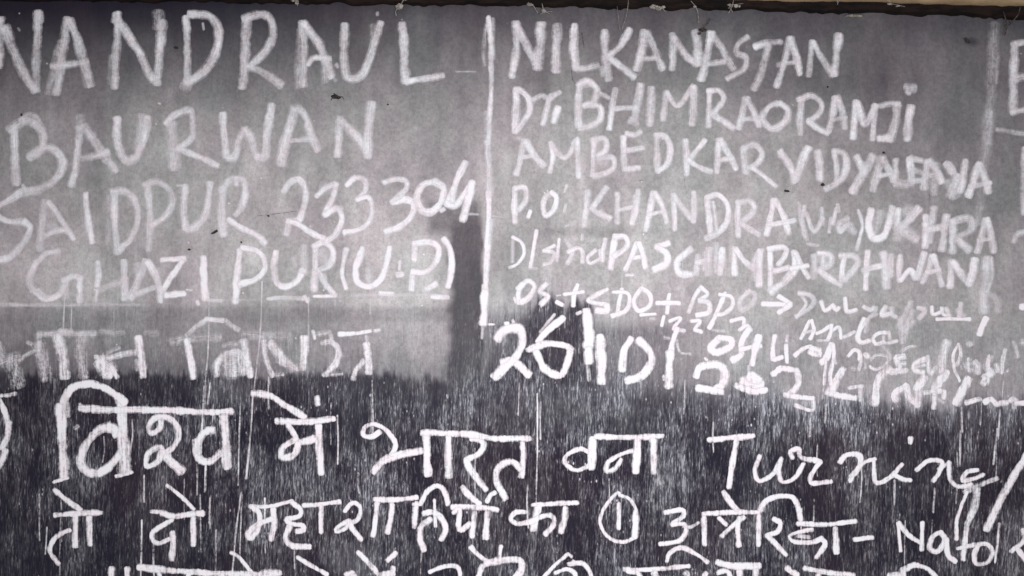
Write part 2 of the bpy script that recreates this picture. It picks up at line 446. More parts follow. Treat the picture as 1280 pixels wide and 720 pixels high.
LAYER = [0]
WSCALE = 1.0
def ribbon(bufs, pts, wid, op, ragged=1.0, taper=0.0):
    vs, fs, cv, gt, la, lc = bufs
    LAYER[0] = (LAYER[0] + 1) % 24
    base = 0.0011 + LAYER[0] * 0.00005
    mx_, my_ = np.mean(np.array(pts), 0)
    op = min(1.0, op * float(np.interp(my_, [0, 100, 220, 270, 400, 440, 470], [.85, .88, .97, 1.12, 1.17, 1.08, 1.0])) * (1.0 if mx_ > 600 or my_ > 470 else (0.86 if my_ > 385 else 0.98)))  # opacity by height: chalk made fainter at the top to imitate weaker light
    wid = wid * float(np.interp(my_, [0, 380, 420], [1.07, 1.07, 1.02]))
    if op > .8: op *= float(np.interp(my_, [360, 400, 500], [1.0, 1.24, 1.14])) if (mx_ > 600 or my_ > 475) else 1.0
    pl = spline(pts, 2.2)
    n = len(pl)
    if n < 3:
        pl = spline(pts, max(0.5, np.linalg.norm(np.array(pts[0]) - np.array(pts[-1])) / 4)); n = len(pl)
    # extend ends by a cap
    d0 = pl[0] - pl[1]; d0 = d0 / (np.linalg.norm(d0) + 1e-6); d1 = pl[-1] - pl[-2]; d1 = d1 / (np.linalg.norm(d1) + 1e-6)
    e = wid * 0.22
    pl = [pl[0] + d0 * (e + 1.5), pl[0] + d0 * e] + pl + [pl[-1] + d1 * e, pl[-1] + d1 * (e + 1.5)]
    n = len(pl)
    j1, j2, j3 = rng.uniform(0, 9999, 3)
    seed = int(j1)
    idx = np.arange(n) * 2.2
    wj = 1 + ragged * (0.16 * vnoise1(idx, 16, seed) + 0.11 * vnoise1(idx, 5, seed + 1))
    oj = 1 + (0.10 + 0.14 * (op < .86)) * vnoise1(idx, 26, seed + 2) + 0.08 * vnoise1(idx, 8, seed + 5)
    sh = ragged * wid * 0.05 * vnoise1(idx, 9, seed + 3)
    v0 = len(vs)
    q_ = 1.18 + 0.9 * max(0.0, 0.88 - op); i_ = 0.62 - 0.25 * max(0.0, 0.88 - op); offs = (-q_, -i_, 0.0, i_, q_); prof = (0.0, 0.86, 1.0, 0.86, 0.0)
    a1 = 0.10 * vnoise1(np.array([j2]), 1, seed)[0]
    for i in range(n):
        t = pl[min(i + 1, n - 1)] - pl[max(i - 1, 0)]
        if i <= 2: t = pl[3] - pl[0]
        if i >= n - 3: t = pl[-1] - pl[-4]
        t = t / (np.linalg.norm(t) + 1e-6)
        nrm = np.array([-t[1], t[0]])
        w2 = wid * 0.5 * wj[i]
        capk = 1.0
        if i in (0, n - 1): capk = 0.55; c = 0.0
        elif i in (1, n - 2): capk = 0.85; c = 0.75
        else: c = 1.0
        if taper: w2 *= 1 - taper * i / n
        for k in range(5):
            q = pl[i] + nrm * (offs[k] * w2 * capk + sh[i])
            dd = base + i * 0.000002
            vs.append(P(q[0], q[1], dd))
            cv.append(prof[k] * c * op * oj[i] * (1 + a1 * (k - 2)))
            la.append(i * 2.2 + j3); lc.append(offs[k] * wid * 0.22 + j2)
            gt.append(float(np.clip((q[1] - 380) / 90, 0.16, 1.0)))
    for i in range(n - 1):
        for k in range(4):
            a = v0 + i * 5 + k
            fs.append((a, a + 5, a + 6, a + 1))

def parse(txt, org):
    ox, oy, s = org
    for ln in txt.strip().splitlines():
        ln = ln.split('#')[0].strip()
        if not ln: continue
        f = ln.split()
        yield float(f[0]), float(f[1]), [(ox + float(a.split(',')[0]) / s, oy + float(a.split(',')[1]) / s) for a in f[2:]]

def finish(name, bufs, mat, label=None):
    vs, fs, cv, gt, la, lc = bufs
    o = mesh_obj(name, vs, fs, mat, board)
    for nm, arr in (('cov', cv), ('grit', gt), ('along', la), ('across', lc)):
        at = o.data.attributes.new(nm, 'FLOAT', 'POINT'); at.data.foreach_set('value', np.array(arr, np.float32))
    if label: o['label'] = label
    return o

def chalk(name, *blocks, label=None):
    """one written word or mark; blocks = (tile origin x, y, zoom), stroke lines: width opacity x,y x,y ..."""
    bufs = ([], [], [], [], [], [])
    for org, txt in blocks:
        for wd, op, pts in parse(txt, org):
            ribbon(bufs, pts, wd * WSCALE, op)
    return finish(name, bufs, M_CHALK, label)

A0 = (0, 0, 4); B0 = (320, 0, 4); C1 = (0, 110, 4); D1 = (240, 110, 4); E1 = (0, 180, 4); F1 = (320, 180, 4); G1 = (0, 240, 4); H1 = (280, 230, 4)
# ---- left column, first line
chalk("chalk_word", (A0, """
10 .72 5,95 2,220 -4,335
11 .70 22,140 75,265 125,370 178,455
10 .70 192,62 190,200 184,350 188,455
9 .50 196,60 196,110
10 .72 338,95 315,260 300,380 285,470
9 .45 310,210 275,350 248,468
10 .74 350,105 395,215 425,320 458,428
10 .4 425,330 440,430
8 .62 262,335 340,325 440,310
9 .72 592,68 590,180 582,320 578,440
6 .5 575,70 570,110
7 .3 563,280 556,420
10 .74 600,110 660,205 705,270 740,360 765,400
11 .74 815,110 805,220 798,320 788,420
12 .42 795,62 795,140
8 .78 932,88 940,200 940,320 938,420
10 .5 915,425 950,440
10 .78 950,76 1040,82 1088,130 1096,215 1062,305 1005,375 935,415
10 .74 1238,95 1230,230 1225,330 1215,440
9 .74 1222,100 1265,82 1325,78 1362,115 1365,190 1325,265 1250,335
9 .76 1235,340 1290,350 1350,385 1410,430
3 .5 1018,120 1022,150
3 .4 96,145 104,155
"""), (B0, """
9 .74 232,112 240,200 242,310 236,430
7 .38 222,150 212,300 208,440
10 .72 240,118 295,190 335,260 378,385
8 .42 345,300 345,410
7 .72 262,325 290,292 372,294
9 .75 446,125 440,260 450,370 482,398 530,375 572,290 595,205 622,115
9 .4 585,130 590,200
5 .5 400,325 412,335
4 .5 395,402 402,400
4 .5 607,66 609,78
11 .82 732,122 742,230 744,330 748,410
8 .84 752,408 840,396 935,380
"""))
chalk("chalk_line", (B0, "2.2 .34 1000,360 1100,360"))
# ---- second line
chalk("chalk_word", (C1, """
10 .72 72,195 76,300 84,480
10 .66 52,215 92,185 145,168 195,195 222,250 205,315 148,348
7 .5 105,165 150,135 190,150 205,180
11 .72 180,325 245,300 305,340 315,400 275,465 200,508 112,525
4 .5 120,485 130,515
10 .70 402,200 395,300 378,430 360,488
11 .42 400,145 412,190
11 .70 425,190 480,270 535,350 582,415
8 .66 415,352 480,340 545,320
10 .76 590,152 592,270 622,355 662,365 705,305 735,210 742,150
11 .50 715,140 708,240 690,310
8 .72 832,180 880,132 955,112 965,180 958,255 895,300
13 .62 862,180 868,300 876,402
8 .72 888,300 985,340 1090,388
3 .55 796,78 803,80
"""), (D1, """
9 .82 155,130 162,230 175,345
9 .78 180,350 215,340 232,265 262,205
9 .72 268,205 300,265 322,345
10 .74 325,345 368,340 378,220 402,85
12 .70 515,115 490,200 465,290 448,382
8 .5 500,105 545,100
9 .76 550,115 575,155 590,215 632,312
7 .78 492,266 560,258 618,262
9 .66 740,150 735,250 728,340
10 .72 748,165 795,215 845,270 880,335
11 .76 897,78 884,190 880,345
"""))
# ---- third line
chalk("chalk_word", (E1, """
8 .62 110,240 40,288 0,305
8 .62 0,305 -20,345 40,385 125,388
10 .68 125,388 155,425 120,500 55,565 0,580
6 .45 118,230 180,228
9 .56 230,285 214,400 202,530
8 .64 245,290 305,370 372,475
8 .6 208,468 270,442 335,428
10 .30 250,410 285,415
8 .72 433,250 442,360 466,492
8 .35 432,380 445,490
9 .70 575,240 578,400 592,545
8 .64 562,240 622,236 678,285 688,390 655,475 600,530
6 .25 548,260 542,500
8 .66 738,205 752,330 745,530
8 .64 722,205 790,190 848,225 865,295 825,365 760,410
9 .72 930,210 922,330 932,425
9 .68 935,430 985,410 1035,335 1052,195
3 .5 888,208 912,208
11 .68 1115,220 1112,340 1118,455
9 .66 1108,240 1160,178 1222,190 1222,285 1180,355
5 .6 1185,170 1186,205
8 .74 1145,378 1210,420 1280,455 1328,497
"""))
chalk("chalk_number", (F1, """
8 .78 138,238 172,192 218,178 248,225 245,300 218,380
9 .78 220,385 172,392 152,452
8 .80 160,385 210,400 285,448 345,475
7 .72 303,262 345,225 402,200
8 .70 402,200 388,265 345,355
12 .35 330,215 385,225
8 .78 345,355 405,322 432,375 405,445 350,492
6 .5 395,330 430,320
7 .78 455,208 498,170 545,182 548,232 508,280
7 .78 508,280 562,268 585,325 562,398 505,432 442,442
8 .84 640,192 690,178 750,185 748,232 680,290
9 .84 680,290 748,278 790,302 772,368 722,412 648,440
9 .86 895,186 835,205 805,270 828,330 880,340 925,292 938,225 895,186
8 .98 1048,92 1012,165 985,235 955,300
9 .98 950,300 1000,305 1045,250 1078,195
9 .98 1082,190 1064,270 1032,382
8 .8 990,220 985,290
6 .8 925,335 940,325
"""))
chalk("chalk_line", (F1, "3 .42 1040,350 1110,352\n2 .3 1180,360 1235,368"))
# ---- fourth line
chalk("chalk_word", (G1, """
8 .62 298,296 235,308 185,352
10 .64 185,352 155,425 168,490
9 .68 168,490 230,535 298,512 330,455
6 .55 195,488 240,528
8 .66 320,445 368,422 412,432
8 .68 402,432 404,548
8 .5 335,440 332,530
8 .70 494,350 496,420 490,470
5 .5 492,490 484,545
9 .42 500,490 560,470 620,450
9 .64 622,345 625,430 626,535
6 .5 640,430 636,530
10 .70 732,345 705,420 655,530
9 .70 742,350 785,420 802,480 806,545
8 .66 682,510 740,490 792,474
8 .36 690,360 695,440
8 .4 770,400 800,400
8 .82 810,340 870,336 925,334
8 .80 915,345 868,412 810,500
8 .88 830,516 925,506
6 .9 805,520 808,548
3 .5 935,490 962,492
10 .94 1018,328 1022,430 1028,535
5 .9 990,545 994,562
"""), (H1, """
9 .82 82,330 70,440 58,590
8 .82 92,318 160,332 200,372 202,430 155,480 78,502
9 .74 262,340 252,420 268,492 310,512 365,485 395,430
9 .5 405,310 400,440
6 .35 345,370 360,410
9 .80 460,312 456,420 452,530
8 .76 448,312 500,292 545,332 532,400 470,432
15 .42 485,340 510,390
8 .64 472,440 508,498 560,558
6 .45 505,450 515,520
7 .82 614,325 598,400 592,450 612,522
9 .88 695,322 662,420 668,485 725,512 785,475 815,395 830,318
9 .4 720,420 730,490
9 .86 868,455 892,450
4 .7 880,385 878,430
8 .86 955,300 950,380
8 .86 948,300 1020,290 1072,320 1060,390 1005,438 940,440
8 .82 942,450 938,528
8 .88 1012,524 1062,498
8 .76 1098,275 1130,330 1138,420 1120,515
"""))
for org, dash in [(H1, "5 .66 220,575 300,568 425,575\n5 .8 405,560 420,590"), (H1, "5 .82 450,562 560,560"), (H1, "7 .86 780,545 845,550\n4 .40 640,555 1120,552\n7 .86 1040,562 1120,566"),
        ((0, 360, 4), "5 .42 -20,82 180,84 400,84\n4 .3 400,82 700,84"), ((0, 360, 4), "5 .6 1040,60 1110,62\n3 .3 1110,60 1280,58")]:
    chalk("chalk_underline", (org, dash))
# ---- faded Hindi line
I1 = (0, 380, 6); J1 = (213, 380, 4.794)
chalk("chalk_word", (I1, """
8 .42 -10,290 18,350 20,420
13 .40 20,440 80,415 150,400
5 .55 150,425 210,380 265,350
16 .52 75,430 120,520 150,610
5 .7 0,685 60,685 125,668
6 .5 215,290 245,300
15 .66 298,300 330,400 358,560
7 .45 290,230 300,320
13 .78 440,240 475,370 495,545
8 .35 590,250 580,400
12 .60 625,245 612,380 632,545
8 .52 290,232 430,222 720,222
8 .5 455,205 540,210
7 .40 755,205 850,215 930,212
9 .32 1090,215 1180,220
7 .70 722,398 825,402 940,375 1025,360
18 .88 755,430 795,475 840,515
7 .9 840,470 885,545
5 .35 760,390 900,325
10 .94 1042,250 1062,400 1080,540
7 .4 1030,420 1040,490
"""), label="half erased chalk word at the left of the upper Hindi line")
chalk("chalk_word", (J1, """
9 .42 0,222 120,208 300,195
10 .34 440,180 560,190 715,180
6 .62 100,190 160,135 232,90
6 .70 215,88 320,100
7 .62 330,100 410,155
9 .90 105,215 125,330 142,440
9 .72 415,285 335,300 282,360 288,425
20 .50 330,345 400,340
16 .55 345,400 395,400
10 .90 440,220 458,320 482,430
8 .80 418,290 440,420
6 .4 320,250 400,235
7 .76 560,220 578,340 612,430
12 .78 600,235 665,315 740,385
10 .6 640,330 760,390
10 .96 806,200 796,385
4 .5 610,425 680,422
8 .86 912,232 970,228 1008,275 990,355 925,425
5 .7 975,235 1020,290 1000,370
5 .7 855,160 865,205
6 .5 880,180 960,170
5 .6 960,185 965,210
6 .96 1012,182 1110,175 1200,160
5 .8 1225,160 1255,155
10 .97 1178,240 1190,330 1192,410
7 .84 1162,340 1112,395 1095,450
4 .6 1175,190 1180,220
5 .45 925,420 1030,416
"""), label="half erased chalk word in the middle of the upper Hindi line")
# ---- big Hindi line
K1 = (0, 460, 4); L1 = (240, 460, 4); M1 = (440, 500, 4); N1 = (640, 540, 4); O1 = (840, 510, 4); P1 = (960, 540, 4)
chalk("chalk_word", (K1, """
8 .86 -5,150 30,225 46,300
8 .84 48,270 42,345 12,400
8 .74 35,410 15,460 -5,490
"""))
chalk("chalk_word", (K1, """
10 .92 306,205 350,112 430,80 515,94 590,140 630,172
12 .92 302,185 314,330 326,545
6 .5 330,130 345,240
4 .85 272,568 345,548
9 .90 405,200 560,208 800,208 1000,218 1165,216
5 .8 402,180 420,210
11 .86 585,335 568,300 505,305 440,370 405,460 440,518 520,515 598,440
13 .88 608,165 618,330 632,520
10 .5 600,420 612,520
5 .85 585,540 662,520
7 .92 808,248 802,298 758,326 748,285 785,248 845,250 892,300 885,370 825,430
8 .90 820,430 800,395 745,425 735,488 790,468 812,415
13 .90 820,430 862,470 912,515
9 .92 1070,310 1030,318 985,390 1000,455 1050,465 1105,425
6 .6 975,360 985,420
11 .92 1122,240 1130,360 1136,495
7 .6 1140,390 1150,490
6 .5 378,300 392,290
"""))
chalk("chalk_word", (L1, """
8 .93 305,125 390,138 475,190 565,245
8 .90 425,262 560,268 712,252
7 .92 480,282 522,345
8 .92 525,352 455,400 455,448 515,428 532,375
9 .90 530,375 612,352
9 .95 634,290 640,400 648,525
8 .95 628,145 632,180
"""))
chalk("chalk_word", (M1, """
6 .96 142,158 100,182 58,172 72,132 120,122 180,158 220,222 198,275
9 .95 108,358 158,305 230,275 352,250
10 .96 372,165 375,260 380,372
8 .92 350,162 480,165 600,172 730,192 888,190
9 .94 480,180 482,280 486,382
8 .95 600,188 655,212 645,258 570,302
9 .95 570,305 605,365 670,445
7 .94 852,212 856,300 848,382
8 .96 848,345 800,308 740,330 722,395 768,492
"""))
chalk("chalk_word", (N1, """
6 .96 378,98 335,84 270,118 268,160 325,190 382,168
9 .97 402,32 398,180
7 .95 418,22 600,26 752,18
6 .94 602,92 540,112 485,145 472,192 512,185 545,135
9 .96 626,40 618,198
9 .95 704,38 708,200
6 .4 715,170 735,260
"""))
chalk("chalk_word", (O1, """
7 .97 182,158 290,148 405,138
7 .96 322,150 302,270 284,395
6 .96 436,238 412,310 432,362 500,332 545,250
6 .96 540,262 530,318 552,368 612,345 655,278
6 .94 600,248 592,215 632,202 642,245 738,265
6 .95 738,268 692,335 700,374 792,364
7 .97 838,270 872,232 930,235 936,285 885,362
5 .90 888,340 955,272 1012,252
6 .96 1005,265 1014,368 1085,345 1145,280
6 .95 1100,330 1150,355 1188,360
6 .96 1190,148 1188,172
"""), (P1, """
6 .95 738,188 798,142 862,148 850,200 822,242
5 .85 852,185 905,150
6 .92 902,150 908,235 950,272 1015,262
6 .86 1045,190 992,200 972,240 1030,232 1075,212
7 .76 982,300 1050,265 1142,230
8 .78 1042,280 1032,360 992,462
5 .90 992,300 960,380 938,455 940,535
"""))
chalk("chalk_slash", (P1, "9 .93 1296,105 1190,282 1088,486"))
# ---- next Hindi line
Q1 = (0, 540, 4); R1 = (120, 600, 6); S1 = (300, 600, 6); T1 = (500, 600, 6); U1 = (660, 600, 6); V1 = (820, 600, 6); X1 = (1067, 600, 6)
chalk("chalk_word", (Q1, """
7 .92 275,290 332,335 405,390
7 .90 278,415 380,405 508,400
8 .93 380,415 378,568
7 .93 448,425 456,560
6 .92 352,490 288,520 252,588 298,658
"""))
chalk("chalk_word", (R1, """
5 .94 538,38 640,118 738,218
6 .93 422,235 490,238
8 .92 500,240 585,268 740,250
8 .94 765,248 808,245
6 .93 580,295 440,378 428,440 478,472 555,438
8 .93 578,390 582,480 574,592
7 .95 736,280 736,380 736,482
"""))
chalk("chalk_word", (S1, """
5 .94 75,195 230,192 395,155
7 .95 92,198 148,250 140,360 88,432 62,402 105,355 165,318 245,288
7 .96 252,212 262,330 240,445
7 .94 392,162 458,215 448,268 350,290
7 .92 350,292 378,322 470,335 480,372 428,380
7 .94 375,345 345,430 395,490 525,500
6 .94 478,190 600,182 748,162
6 .95 612,195 610,392
6 .93 788,230 848,170 902,205 885,290 815,330
6 .92 815,300 735,350 722,385 790,362 820,325
7 .93 822,300 850,370 908,445
7 .93 1030,168 1018,290 1000,415
7 .93 1142,180 1132,290 1108,392
7 .94 1012,142 1150,145 1325,128
"""), (T1, """
7 .92 122,170 106,352
4 .85 100,178 162,182
7 .94 160,170 205,85 280,42 338,88 358,178
5 .93 258,148 266,345
7 .94 178,248 250,240 312,290 342,370 308,442
8 .93 232,290 160,350 152,430 182,522
7 .92 392,200 560,198 732,222
6 .93 402,242 448,215 440,345 462,372 532,322
7 .95 562,238 540,422
8 .95 656,240 644,432
7 .94 468,52 530,122 596,175
7 .92 655,158 680,110 712,92
"""))
chalk("chalk_word", (T1, """
6 .94 995,182 1130,175 1330,168
6 .93 942,238 865,240 830,288 880,325 975,312
7 .90 975,312 1065,268 1135,262 1155,320 1092,405
8 .94 1034,190 1015,290 998,372
"""), (U1, "8 .95 278,208 272,290 244,388"))
chalk("chalk_number", (U1, """
5 .93 688,115 672,92 600,170 542,280 560,372 622,442 720,462 802,425
5 .92 700,115 772,152 812,230
8 .95 808,230 808,330 800,425
5 .96 680,172 680,362
3 .7 665,150 668,152
"""))
chalk("chalk_word", (V1, """
6 .95 65,242 190,222 202,268 118,330
6 .94 118,330 212,332 215,400 162,458 28,478
5 .78 205,345 260,348 315,318
7 .96 355,262 358,370 364,482
6 .93 352,252 560,240 772,242
7 .95 505,88 550,158 605,225
6 .93 470,280 525,332
6 .93 492,418 560,350 655,275
7 .95 622,280 608,370 616,490
6 .95 768,260 764,486
7 .93 778,222 828,150 920,118 1020,130 1062,200 1078,295
6 .95 880,288 928,322 908,382 825,412
7 .94 828,412 900,482 972,555
6 .92 1165,370 1055,388 998,420 1040,460 1160,462 1240,432
6 .93 1235,435 1262,480 1198,578
5 .7 1060,415 1145,425
"""), (P1, """
6 .93 145,456 280,460 436,442
7 .94 335,478 340,602
"""))
chalk("chalk_dash", (P1, "6 .96 430,536 520,526"))
chalk("chalk_word", (X1, """
5 .94 328,322 350,528
6 .95 335,320 410,412 505,475
6 .95 512,318 506,522
6 .90 655,388 592,420 568,510 628,532 682,445 648,390
7 .93 690,440 702,560 758,608
7 .93 842,358 826,480 816,592
5 .82 775,512 905,482
6 .93 935,480 900,550 915,622 1000,612 1035,540 1000,480 930,478
"""))
chalk("chalk_word", (X1, """
3 .70 1086,322 1076,450 1056,612
6 .93 1262,368 1272,450 1175,532
7 .92 1222,512 1295,605
"""))
# ---- lowest line, cut by the edge of the photograph but written on
chalk("chalk_word", (R1, """
9 .90 120,660 118,860
8 .90 242,660 236,860
8 .90 325,650 520,670 780,690 1100,702 1240,700
5 .94 1018,540 1080,580 1168,688
7 .9 480,700 490,860
7 .9 700,700 690,860
7 .9 950,705 950,860
"""))
chalk("chalk_word", (S1, """
8 .80 170,695 305,690
6 .94 435,575 540,640 655,705
6 .94 888,535 955,605 1028,688
6 .94 1105,602 1172,542
9 .92 800,712 850,702
8 .90 1040,706 1150,698
7 .9 1150,655 1135,710
8 .9 250,700 255,860
8 .9 860,712 780,780 850,850
8 .9 1080,710 1080,860
"""))
chalk("chalk_word", (T1, """
6 .94 225,688 330,645 432,650 448,740 380,800
7 .94 532,500 590,560 660,608
9 .92 640,622 760,600 895,600 912,660 880,722 800,800
5 .94 756,492 744,605
8 .90 622,640 590,730 580,850
"""))
chalk("chalk_number", (U1, """
5 .92 90,760 125,715 220,620 300,552
4 .85 300,552 325,572
6 .84 305,628 400,620 455,672 478,740 470,850
6 .95 205,692 290,662 350,700 340,760 240,850
4 .8 335,605 350,622
"""))
chalk("chalk_word", (U1, """
6 .93 722,665 900,668 1205,642
8 .92 745,672 830,705 840,850
8 .92 945,690 962,730 1000,850
8 .8 1180,690 1196,712
6 .92 1040,605 1058,545 1145,502 1240,540 1345,612
"""), (V1, """
8 .88 458,610 560,640 772,640
8 .92 355,720 372,695
7 .92 462,692 515,678 548,715 520,850
7 .93 622,660 632,850
7 .93 744,660 752,850
"""))
chalk("chalk_stroke", (V1, "7 .93 978,658 1055,715"))
chalk("chalk_word", (V1, """
7 .90 1110,658 1190,672 1290,692 1480,712
"""))
chalk("chalk_word", (P1, """
7 .94 668,692 728,664 790,680 838,722
7 .8 600,716 672,712
7 .9 672,692 680,760
"""))
chalk("chalk_stroke", (P1, "8 .9 250,712 250,800"))
# ---- dividers
chalk("chalk_divider", (B0, """
6.5 .90 1162,88 1172,180 1176,300 1176,450 1168,600 1162,720
4.5 .45 1160,95 1144,170 1138,280 1142,330
4 .4 1185,95 1190,300
5 .4 1150,560 1148,720
"""), (F1, """
9 .76 1155,-10 1165,120 1170,260
7.5 .96 1165,240 1165,350 1160,480 1155,600 1148,720
5 .5 1178,380 1172,480
"""), ((320, 360, 4), "9 .92 1145,-10 1142,100 1136,180\n4 .5 1134,190 1130,250"), label="narrow bright chalk line between the two written columns")
chalk("chalk_divider", ((960, 0, 4), """
12 .29 1125,120 1122,300 1110,480 1090,720
5 .25 1145,270 1135,420
4 .3 1110,560 1100,720
"""), ((940, 140, 4), """
11 .24 1178,0 1165,180 1145,330 1138,480
10 .22 1130,480 1120,560
"""), ((940, 240, 4), """
11 .50 1172,330 1168,430 1150,540 1156,600
5 .4 1190,330 1195,420 1170,500
6 .35 1160,500 1215,530 1230,600
8 .84 1168,630 1150,670 1136,712
"""), label="broad faint chalk line at the right of the second column")
# ---- right edge, next column cut off by the frame
Z0 = (960, 0, 4)
chalk("chalk_word", (Z0, """
10 .72 1230,220 1224,390 1222,560
8 .72 1220,222 1290,212 1420,205
8 .66 1230,392 1290,385 1400,380
8 .72 1215,565 1290,550 1430,540
"""))
chalk("chalk_line", (Z0, "5 .42 1140,648 1210,660 1300,672"))
for org, mark in [((960, 180, 4), "7 .55 1276,20 1272,200 1274,350"), ((960, 180, 4), "6 .45 1225,490 1240,455 1290,435"), ((960, 360, 4), "9 .8 1262,95 1300,92"), ((960, 360, 4), "7 .45 1262,270 1300,268")]:
    chalk("chalk_word", (org, mark))
# ---- right column
Y0 = (640, 0, 4); AA = (620, 140, 4); BB = (940, 140, 4); CC = (620, 240, 4); DD = (940, 240, 4); EE = (600, 340, 4); FF = (840, 340, 4)
GG = (1000, 390, 8); HH = (1120, 400, 6.545); II = (960, 360, 4)
chalk("chalk_word", (Y0, """
9 .76 20,115 22,240 -2,385
9 .74 20,128 70,220 125,335
11 .78 145,122 138,230 128,345
10 .76 228,128 222,240 220,358
9 .76 312,128 308,250 320,345
4 .4 292,160 290,260
8 .62 322,348 370,345 428,328
9 .76 464,158 464,270 482,400
7 .4 450,340 452,380
8 .72 588,150 540,230 475,288
8 .74 488,295 550,340 610,388
9 .72 660,158 650,240 622,350
9 .72 672,165 710,250 748,348
6 .6 630,300 720,290
8 .70 800,172 806,250 800,348
9 .72 812,190 868,280 925,322
11 .76 915,160 926,240 928,322
9 .74 995,165 975,280 945,400
9 .72 1002,172 1050,250 1105,345
7 .66 980,320 1060,310
7 .72 1178,186 1130,222 1122,268 1165,288 1158,345 1075,396
7 .70 1212,238 1280,215 1345,212
9 .66 1278,230 1245,360 1208,448
"""), ((960, 0, 4), """
8 .68 106,190 82,300 42,435
8 .70 110,192 140,290 156,372
6 .6 45,328 100,318 148,314
7 .70 220,208 210,300 202,382
8 .72 225,215 270,300 325,378
9 .72 350,175 338,280 325,375
"""))
chalk("chalk_word", (Y0, """
9 .82 22,445 20,560 14,660
8 .80 28,448 80,490 84,565 18,662
6 .72 102,505 145,480 170,490
8 .76 188,490 172,550 155,622
7 .74 192,485 238,462
9 .84 232,540 208,610
"""))
chalk("chalk_word", (Y0, """
9 .80 338,435 330,530 332,632
8 .80 330,430 375,408 422,448 408,508 358,532
8 .80 362,530 436,535 440,595 392,630 335,642
10 .6 345,420 395,420
5 .55 438,468 485,492
8 .80 518,448 500,540 485,645
6 .72 498,545 620,538
9 .78 642,425 625,520 610,600
8 .5 590,600 625,620
9 .76 694,442 690,540 688,625
5 .4 710,480 700,600
8 .78 770,460 762,540 752,600
7 .78 772,466 828,530 905,430
9 .80 908,435 906,530 898,622
7 .78 985,450 982,540 980,635
7 .78 978,458 1030,455 1055,500 1000,570
8 .78 998,570 1050,605 1105,640
8 .74 1165,490 1148,570 1128,642
8 .74 1172,495 1210,570 1232,632
6 .7 1148,600 1232,590
"""), ((960, 0, 4), """
8 .78 62,518 8,530 -32,590 15,645 78,615 98,555 58,518
"""))
chalk("chalk_word", ((960, 0, 4), """
8 .74 168,500 155,590 158,672
8 .74 148,502 215,480 262,520 252,568 198,608
8 .76 198,608 240,640 295,665
8 .74 330,488 320,570 300,662
8 .74 338,488 368,560 380,642
6 .66 318,600 388,588
8 .76 440,508 430,600 424,692
8 .72 446,515 482,622 536,528
8 .76 532,528 526,610 520,698
6 .66 555,532 600,522 655,518
10 .76 645,525 632,620 602,702
8 .74 550,695 602,690
11 .78 710,535 698,620 694,698
10 .62 685,440 732,442
5 .5 690,460 705,470
"""))
chalk("chalk_word", (AA, """
8 .82 138,142 122,230 102,312
9 .80 150,148 198,228 238,270
6 .76 118,228 200,218
5 .4 108,130 135,140
7 .80 272,155 284,220 268,302
7 .82 280,168 345,230 405,140
8 .84 404,135 408,225 412,325
5 .6 380,160 395,140
7 .82 490,145 485,230 482,318
7 .78 475,142 540,138 548,188 505,222
8 .80 505,232 580,228 588,275 552,305 485,322
10 .4 510,250 550,260
8 .82 635,125 638,210 642,288
7 .78 650,110 690,118 720,98
7 .70 655,192 735,178
8 .82 640,288 715,280
8 .80 800,115 804,210 806,300
8 .80 795,115 850,128 870,195 852,262 808,298
8 .82 944,142 950,230 950,312
8 .80 1042,142 1005,190 958,242
8 .82 958,242 1010,275 1075,300
8 .80 1112,138 1108,220 1104,302
8 .80 1122,138 1160,210 1198,285
6 .7 1115,240 1185,235
8 .76 1232,180 1240,240 1248,305
"""), (BB, """
8 .78 -45,185 10,165 48,205 25,258 -20,282
7 .76 -5,275 60,325 120,372
"""))
chalk("chalk_word", (BB, """
9 .76 138,198 180,260 212,348
10 .76 278,180 245,255 215,340
9 .78 325,198 334,270 335,338
7 .74 408,198 420,290 420,360
8 .72 402,198 452,205 470,270 440,345 365,388
9 .76 515,225 552,288 565,300
11 .76 602,220 558,300 500,402
9 .72 640,228 622,310 598,392
9 .70 650,232 688,305 702,342
6 .6 622,322 692,312
8 .60 715,240 712,350
9 .60 712,358 800,362
9 .78 786,232 795,342
8 .6 790,232 850,245
8 .74 798,350 855,342
7 .5 800,290 840,300
9 .74 872,245 858,385
9 .72 882,245 925,300 945,352
9 .45 915,260 905,410
7 .5 870,320 915,310
10 .60 965,260 1000,300
9 .72 978,262 1020,335
9 .70 1062,245 1052,330 1035,400
10 .70 1030,320 985,425
12 .40 975,350 1020,420
9 .74 1130,258 1105,340 1078,422
9 .74 1132,262 1160,330 1178,402
7 .68 1085,372 1188,355
"""))
chalk("chalk_word", (AA, """
8 .80 96,382 92,470 96,552
7 .78 92,385 142,380 148,440 112,492
6 .80 172,495 160,525
7 .76 285,402 238,440 245,518 288,490 302,430 275,402
4 .75 352,365 342,400
5 .7 348,465 340,498
3 .6 345,572 362,565
"""))
chalk("chalk_word", (AA, """
8 .68 456,395 452,470 440,572
8 .62 552,378 515,430 478,482
7 .76 472,482 520,510 572,530
8 .5 520,500 560,545
8 .76 606,408 605,480 606,555
6 .7 602,492 705,472
8 .76 712,392 700,470 680,560
5 .5 690,420 685,540
8 .76 786,402 768,500 745,592
8 .74 792,405 830,470 852,552
6 .7 760,512 842,495
8 .76 884,412 888,500 892,588
8 .76 886,415 930,480 985,545
8 .76 988,402 988,470 986,548
9 .78 1054,425 1062,520 1070,612
8 .76 1048,428 1110,418 1158,475 1148,555 1100,608 1045,632
5 .55 1082,450 1092,520 1100,595
8 .70 1208,448 1205,530 1208,622
8 .68 1205,455 1262,445 1288,485 1225,560
8 .72 1222,560 1262,585 1312,615
"""), (BB, """
9 .82 104,440 90,520 68,612
9 .82 110,442 150,510 182,605
7 .78 80,562 140,555 210,542
5 .5 190,545 210,540
"""))
